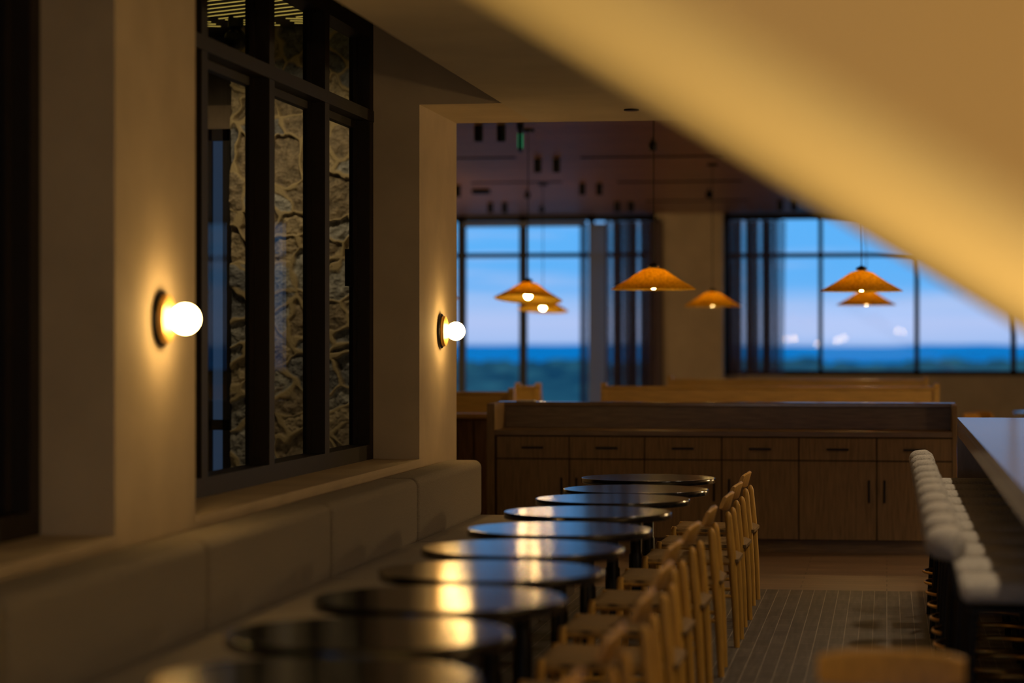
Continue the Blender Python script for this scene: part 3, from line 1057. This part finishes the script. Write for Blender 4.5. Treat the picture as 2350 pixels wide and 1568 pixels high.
# ------------------------------------------------------------------ chairs
def make_chair():
    r_ = empty('dining_chair')
    # local: back at +X, front at -X; origin under the seat centre
    for s_ in (-1, 1):
        y = s_ * 0.165
        MB().tube([(0.232, y, 0.0), (0.222, y, 0.22), (0.206, y, 0.45), (0.190, y, 0.635), (0.188, y, 0.655), (0.187, y, 0.665)],
                  [0.0145, 0.018, 0.021, 0.018, 0.014, 0.006], 16).build('leg', M['oak'], r_, True)
    for s_ in (-1, 1):
        y = s_ * 0.205
        MB().tube([(-0.235, y, 0.0), (-0.222, y, 0.25), (-0.215, y, 0.43), (-0.215, y, 0.445)], [0.013, 0.017, 0.018, 0.012], 16).build('leg', M['oak'], r_, True)
    # backrest: curved plate in front of the posts, top tilted back
    bm = bmesh.new()
    n = 24
    prof = [(0.0, 0.664), (-0.004, 0.671), (0.012, 0.738), (0.018, 0.749), (0.027, 0.753), (0.035, 0.746), (0.032, 0.735), (0.014, 0.669), (0.008, 0.664)]
    rings = []
    for i in range(n + 1):
        u = -1 + 2 * i / n
        y = 0.176 * u
        cx = 0.184 - 0.024 * u * u
        k = 1 - 0.35 * abs(u) ** 4
        ring = []
        for a, z in prof:
            zz = 0.709 + (z - 0.709) * k
            ring.append(bm.verts.new((cx - 0.012 + a, y, zz)))
        rings.append(ring)
    m_ = len(prof)
    for i in range(n):
        for k in range(m_):
            bm.faces.new((rings[i][k], rings[i][(k + 1) % m_], rings[i + 1][(k + 1) % m_], rings[i + 1][k]))
    bm.faces.new(rings[0])
    bm.faces.new(rings[-1][::-1])
    mb = MB()
    mb.bm.free()
    mb.bm = bm
    mb.build('backrest', M['oak'], r_, True)
    # seat frame rails, seat, stretchers
    fr_ = MB()
    fr_.tube([(-0.215, -0.2, 0.415), (-0.215, 0.2, 0.415)], 0.013, 12)
    fr_.tube([(0.205, -0.165, 0.415), (0.205, 0.165, 0.415)], 0.013, 12)
    for s_ in (-1, 1):
        fr_.tube([(-0.215, s_ * 0.205, 0.415), (0.205, s_ * 0.165, 0.415)], 0.013, 12)
    fr_.build('seat_frame', M['oak'], r_, True)
    for s_ in (-1, 1):
        MB().tube([(-0.222, s_ * 0.205, 0.25), (0.222, s_ * 0.165, 0.25)], 0.009, 10).build('stretcher', M['oak'], r_, True)
    bm = bmesh.new()
    nx, ny = 16, 16
    top, bot = [], []
    for i in range(nx + 1):
        rt, rb = [], []
        for j in range(ny + 1):
            u, v = -1 + 2 * i / nx, -1 + 2 * j / ny
            hw = 0.218 - 0.02 * (u + 1)
            x = 0.005 + 0.235 * u
            y = hw * v
            ed = max(abs(u), abs(v))
            z = 0.450 - 0.014 * (1 - u * u) * (1 - v * v) - 0.018 * max(0, (ed - 0.85) / 0.15) ** 2
            rt.append(bm.verts.new((x, y, z)))
            rb.append(bm.verts.new((x, y, 0.408 + (0.0 if ed < 0.95 else 0.008))))
        top.append(rt)
        bot.append(rb)
    for i in range(nx):
        for j in range(ny):
            bm.faces.new((top[i][j], top[i + 1][j], top[i + 1][j + 1], top[i][j + 1]))
            bm.faces.new((bot[i][j], bot[i][j + 1], bot[i + 1][j + 1], bot[i + 1][j]))
    for i in range(nx):
        bm.faces.new((top[i][0], bot[i][0], bot[i + 1][0], top[i + 1][0]))
        bm.faces.new((top[i][ny], top[i + 1][ny], bot[i + 1][ny], bot[i][ny]))
    for j in range(ny):
        bm.faces.new((top[0][j], top[0][j + 1], bot[0][j + 1], bot[0][j]))
        bm.faces.new((top[nx][j], bot[nx][j], bot[nx][j + 1], top[nx][j + 1]))
    mb = MB()
    mb.bm.free()
    mb.bm = bm
    mb.build('seat', M['papercord'], r_, True)
    return r_


CHY = [13.95, 12.91, 12.05, 10.99, 10.0, 9.08, 8.16, 7.24, 6.32, 5.40]
ch = make_chair()
for i, y in enumerate(CHY):
    o = ch if i == 0 else copy_tree(ch)
    o.location = (-0.745 - 0.232 + (0, 0.012, 0.02, 0.01, 0.008, 0.01, 0.055, 0.08, 0.09, 0.09)[i], y, 0)
    o.rotation_euler = (0, 0, random.uniform(-0.03, 0.03))
    tag(o, 'honey wood chair with woven seat, ' + ('nearest the cabinet' if i == 0 else ORD[i] + ' from the cabinet') + ', facing the banquette', 'chair', 'wooden chairs along the round tables')
o = copy_tree(ch)
o.location = (0.01, 5.74, 0)
o.rotation_euler = (0, 0, PI / 2)
tag(o, 'blurred honey wood chair at lower right facing the camera at near table', 'chair', 'wooden chairs in the aisle')
o = copy_tree(tb)
o.location = (0.02, 5.00, 0)
tag(o, 'round black table at the very bottom right, only its edge showing', 'table')
# far table with chairs beyond the bar
xr = X_at(2350, 26.4)
o = copy_tree(tb)
o.location = (xr + 0.28, 26.7, 0)
tag(o, 'far round table with blue sheen beyond the bar counter at right edge', 'table')
for q, (px, lab) in enumerate(((2262, 'far wooden chair beyond the bar counter, left of two'), (2288, 'far wooden chair beyond the bar counter, right of two'))):
    o = copy_tree(ch)
    yy = 25.6 + 0.9 * q
    o.location = (X_at(px, yy), yy, 0)
    o.rotation_euler = (0, 0, PI + 0.5 * (q * 2 - 1))
    tag(o, lab, 'chair', 'chairs beyond the bar counter')

# ------------------------------------------------------------------ bar
BX = 0.413
bar = empty('bar_counter', (BX, 6.0, 0), label='long bar counter with glossy wooden top running along the right side', cat='bar counter')
BL = 14.56 - 6.0
MB().box(0, 0.80, 0, BL, 1.01, 1.05, 0.003, 1).build('counter_top', M['bar_top'], bar)
MB().box(0.0, 0.035, 0.0, BL, 0.945, 1.01).build('apron', M['bar_top'], bar)
MB().box(0.0, 0.80, BL - 0.045, BL, 0, 1.01).build('end_panel', M['bar_top'], bar)
MB().box(0.50, 0.62, 0.1, BL - 0.05, 0, 1.01).build('front_panel', M['bar_dark'], bar)


def make_stool():
    r_ = empty('bar_stool')
    # local: faces +X (towards the counter), origin under seat centre
    bm = bmesh.new()
    prof = []
    MB().box(-0.20, 0.20, -0.19, 0.19, 0.682, 0.75, 0.032, 6).build('seat', M['boucle'], r_, True)
    bp_ = MB()
    pts = []
    rad = []
    n = 22
    for i in range(n + 1):
        a = math.radians(-52 + 104 * i / n)
        pts.append((-0.08 - 0.18 * math.cos(a), 0.155 * math.sin(a), 0.858))
        e = abs(-1 + 2 * i / n)
        rad.append(0.047 * math.sqrt(max(0.02, 1 - max(0, (e - 0.82) / 0.18) ** 2)))
    bp_.tube(pts, rad, 20)
    for v in bp_.bm.verts:
        v.co.z = 0.858 + (v.co.z - 0.858) * 1.05
    bp_.build('backrest', M['boucle'], r_, True)
    for s_ in (-1, 1):
        MB().tube([(-0.15, s_ * 0.13, 0.655), (-0.205, s_ * 0.11, 0.70), (-0.235, s_ * 0.09, 0.83)], 0.010, 10).build('back_bracket', M['black_metal'], r_, True)
    for sx in (-1, 1):
        for sy in (-1, 1):
            MB().tube([(sx * 0.19, sy * 0.17, 0.0), (sx * 0.155, sy * 0.15, 0.665)], 0.0125, 12).build('leg', M['black_metal'], r_, True)
    MB().box(-0.17, 0.17, -0.17, 0.17, 0.650, 0.666, 0.004, 1).build('seat_plate', M['black_metal'], r_)
    MB().tube([(0.228 * math.cos(2 * PI * k / 48), 0.228 * math.sin(2 * PI * k / 48), 0.25) for k in range(48)], 0.008, 10, closed=True).build('foot_ring', M['brass'], r_, True)
    return r_


SD = [13.13, 12.54, 12.03, 11.47, 10.92, 10.43, 9.96, 9.38, 8.80, 8.23, 7.68]
st = make_stool()
for i, d in enumerate(SD):
    o = st if i == 0 else copy_tree(st)
    xx = 0.425
    o.location = (xx, (d + xx * sn) / cs, 0)
    o.rotation_euler = (0, 0, random.uniform(-0.05, 0.05))
    tag(o, 'bar stool with cream boucle roll back, ' + ('nearest the cabinet' if i == 0 else ORD[i] + ' from the cabinet'), 'stool', 'boucle bar stools along the counter')


# ------------------------------------------------------------------ sconces
def make_sconce():
    r_ = empty('wall_sconce')
    MB().lathe([(0.104, 0.0), (0.104, 0.012), (0.098, 0.016)], 48, axis='X').build('back_plate', M['black_metal'], r_, True)
    MB().lathe([(0.090, 0.016), (0.092, 0.022), (0.088, 0.036), (0.055, 0.046), (0.03, 0.052)], 48, axis='X').build('dish', M['gold_plate'], r_, True)
    MB().sphere((0.096, 0, 0), 0.056, u=32, v=20).build('globe', M['globe'], r_, True)
    return r_


scn = make_sconce()
scn.location = (XP, 8.62, 1.583)
tag(scn, 'lit round globe sconce with brass plate on the near left pier', 'wall lamp', 'globe sconces on the left wall piers')
o = copy_tree(scn)
o.location = (XP, 14.28, 1.562)
tag(o, 'lit round globe sconce with brass plate on the far pier by the opening', 'wall lamp', 'globe sconces on the left wall piers')

# ------------------------------------------------------------------ landscape outside
def ridge():
    bm = bmesh.new()
    n = 220
    a, b_ = [], []
    D = 3200
    rows = []
    for j, (dy, zo) in enumerate(((-900, -70), (-400, -32), (0, -1.0), (500, -40))):
        row = []
        for i in range(n + 1):
            x = -1400 + 2600 * i / n
            h = 5.0 * noise.noise(Vector((x / 260.0, 0.4, 0))) + 2.0 * noise.noise(Vector((x / 60.0, 4.4, 0)))
            row.append(bm.verts.new((x, D + dy, H + zo - 4.5 + (h if j == 2 else h * 0.6))))
        rows.append(row)
    for a in range(3):
        for i in range(n):
            bm.faces.new((rows[a][i], rows[a][i + 1], rows[a + 1][i + 1], rows[a + 1][i]))
    mb = MB()
    mb.bm.free()
    mb.bm = bm
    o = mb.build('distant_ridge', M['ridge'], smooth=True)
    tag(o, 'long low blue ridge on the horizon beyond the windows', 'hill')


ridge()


def forest():
    bm = bmesh.new()
    r3 = random.Random(5)
    nx, ny = 260, 90
    rows = []
    trees = {}
    def dome(x, y):
        cell = 13.0
        best = -1.0
        ix, iy = int(math.floor(x / cell)), int(math.floor(y / cell))
        for a in (-1, 0, 1):
            for b_ in (-1, 0, 1):
                k_ = (ix + a, iy + b_)
                if k_ not in trees:
                    rr_ = random.Random(k_[0] * 7919 + k_[1] * 104729)
                    trees[k_] = ((k_[0] + rr_.random()) * cell, (k_[1] + rr_.random()) * cell, rr_.uniform(6, 11), rr_.uniform(2.0, 7.0))
                tx, ty, tr, th = trees[k_]
                q = ((x - tx) ** 2 + (y - ty) ** 2) / (tr * tr)
                if q < 1:
                    best = max(best, th * math.sqrt(1 - q))
        return best
    for j in range(ny + 1):
        y = 110 * (700 / 110.0) ** (j / ny)
        row = []
        for i in range(nx + 1):
            x = y * (-0.40 + 0.52 * i / nx)
            z = H - 11.0 - (700 - y) * -0.0015 + dome(x, y) + 0.6 * noise.noise(Vector((x / 2.0, y / 2.0, 0)))
            row.append(bm.verts.new((x, y, z)))
        rows.append(row)
    for j in range(ny):
        for i in range(nx):
            bm.faces.new((rows[j][i], rows[j][i + 1], rows[j + 1][i + 1], rows[j + 1][i]))
    mb = MB()
    mb.bm.free()
    mb.bm = bm
    o = mb.build('tree_canopy', M['forest'], smooth=True)
    tag(o, 'dark green treetops spread below the windows outside', 'trees', kind='stuff')


forest()
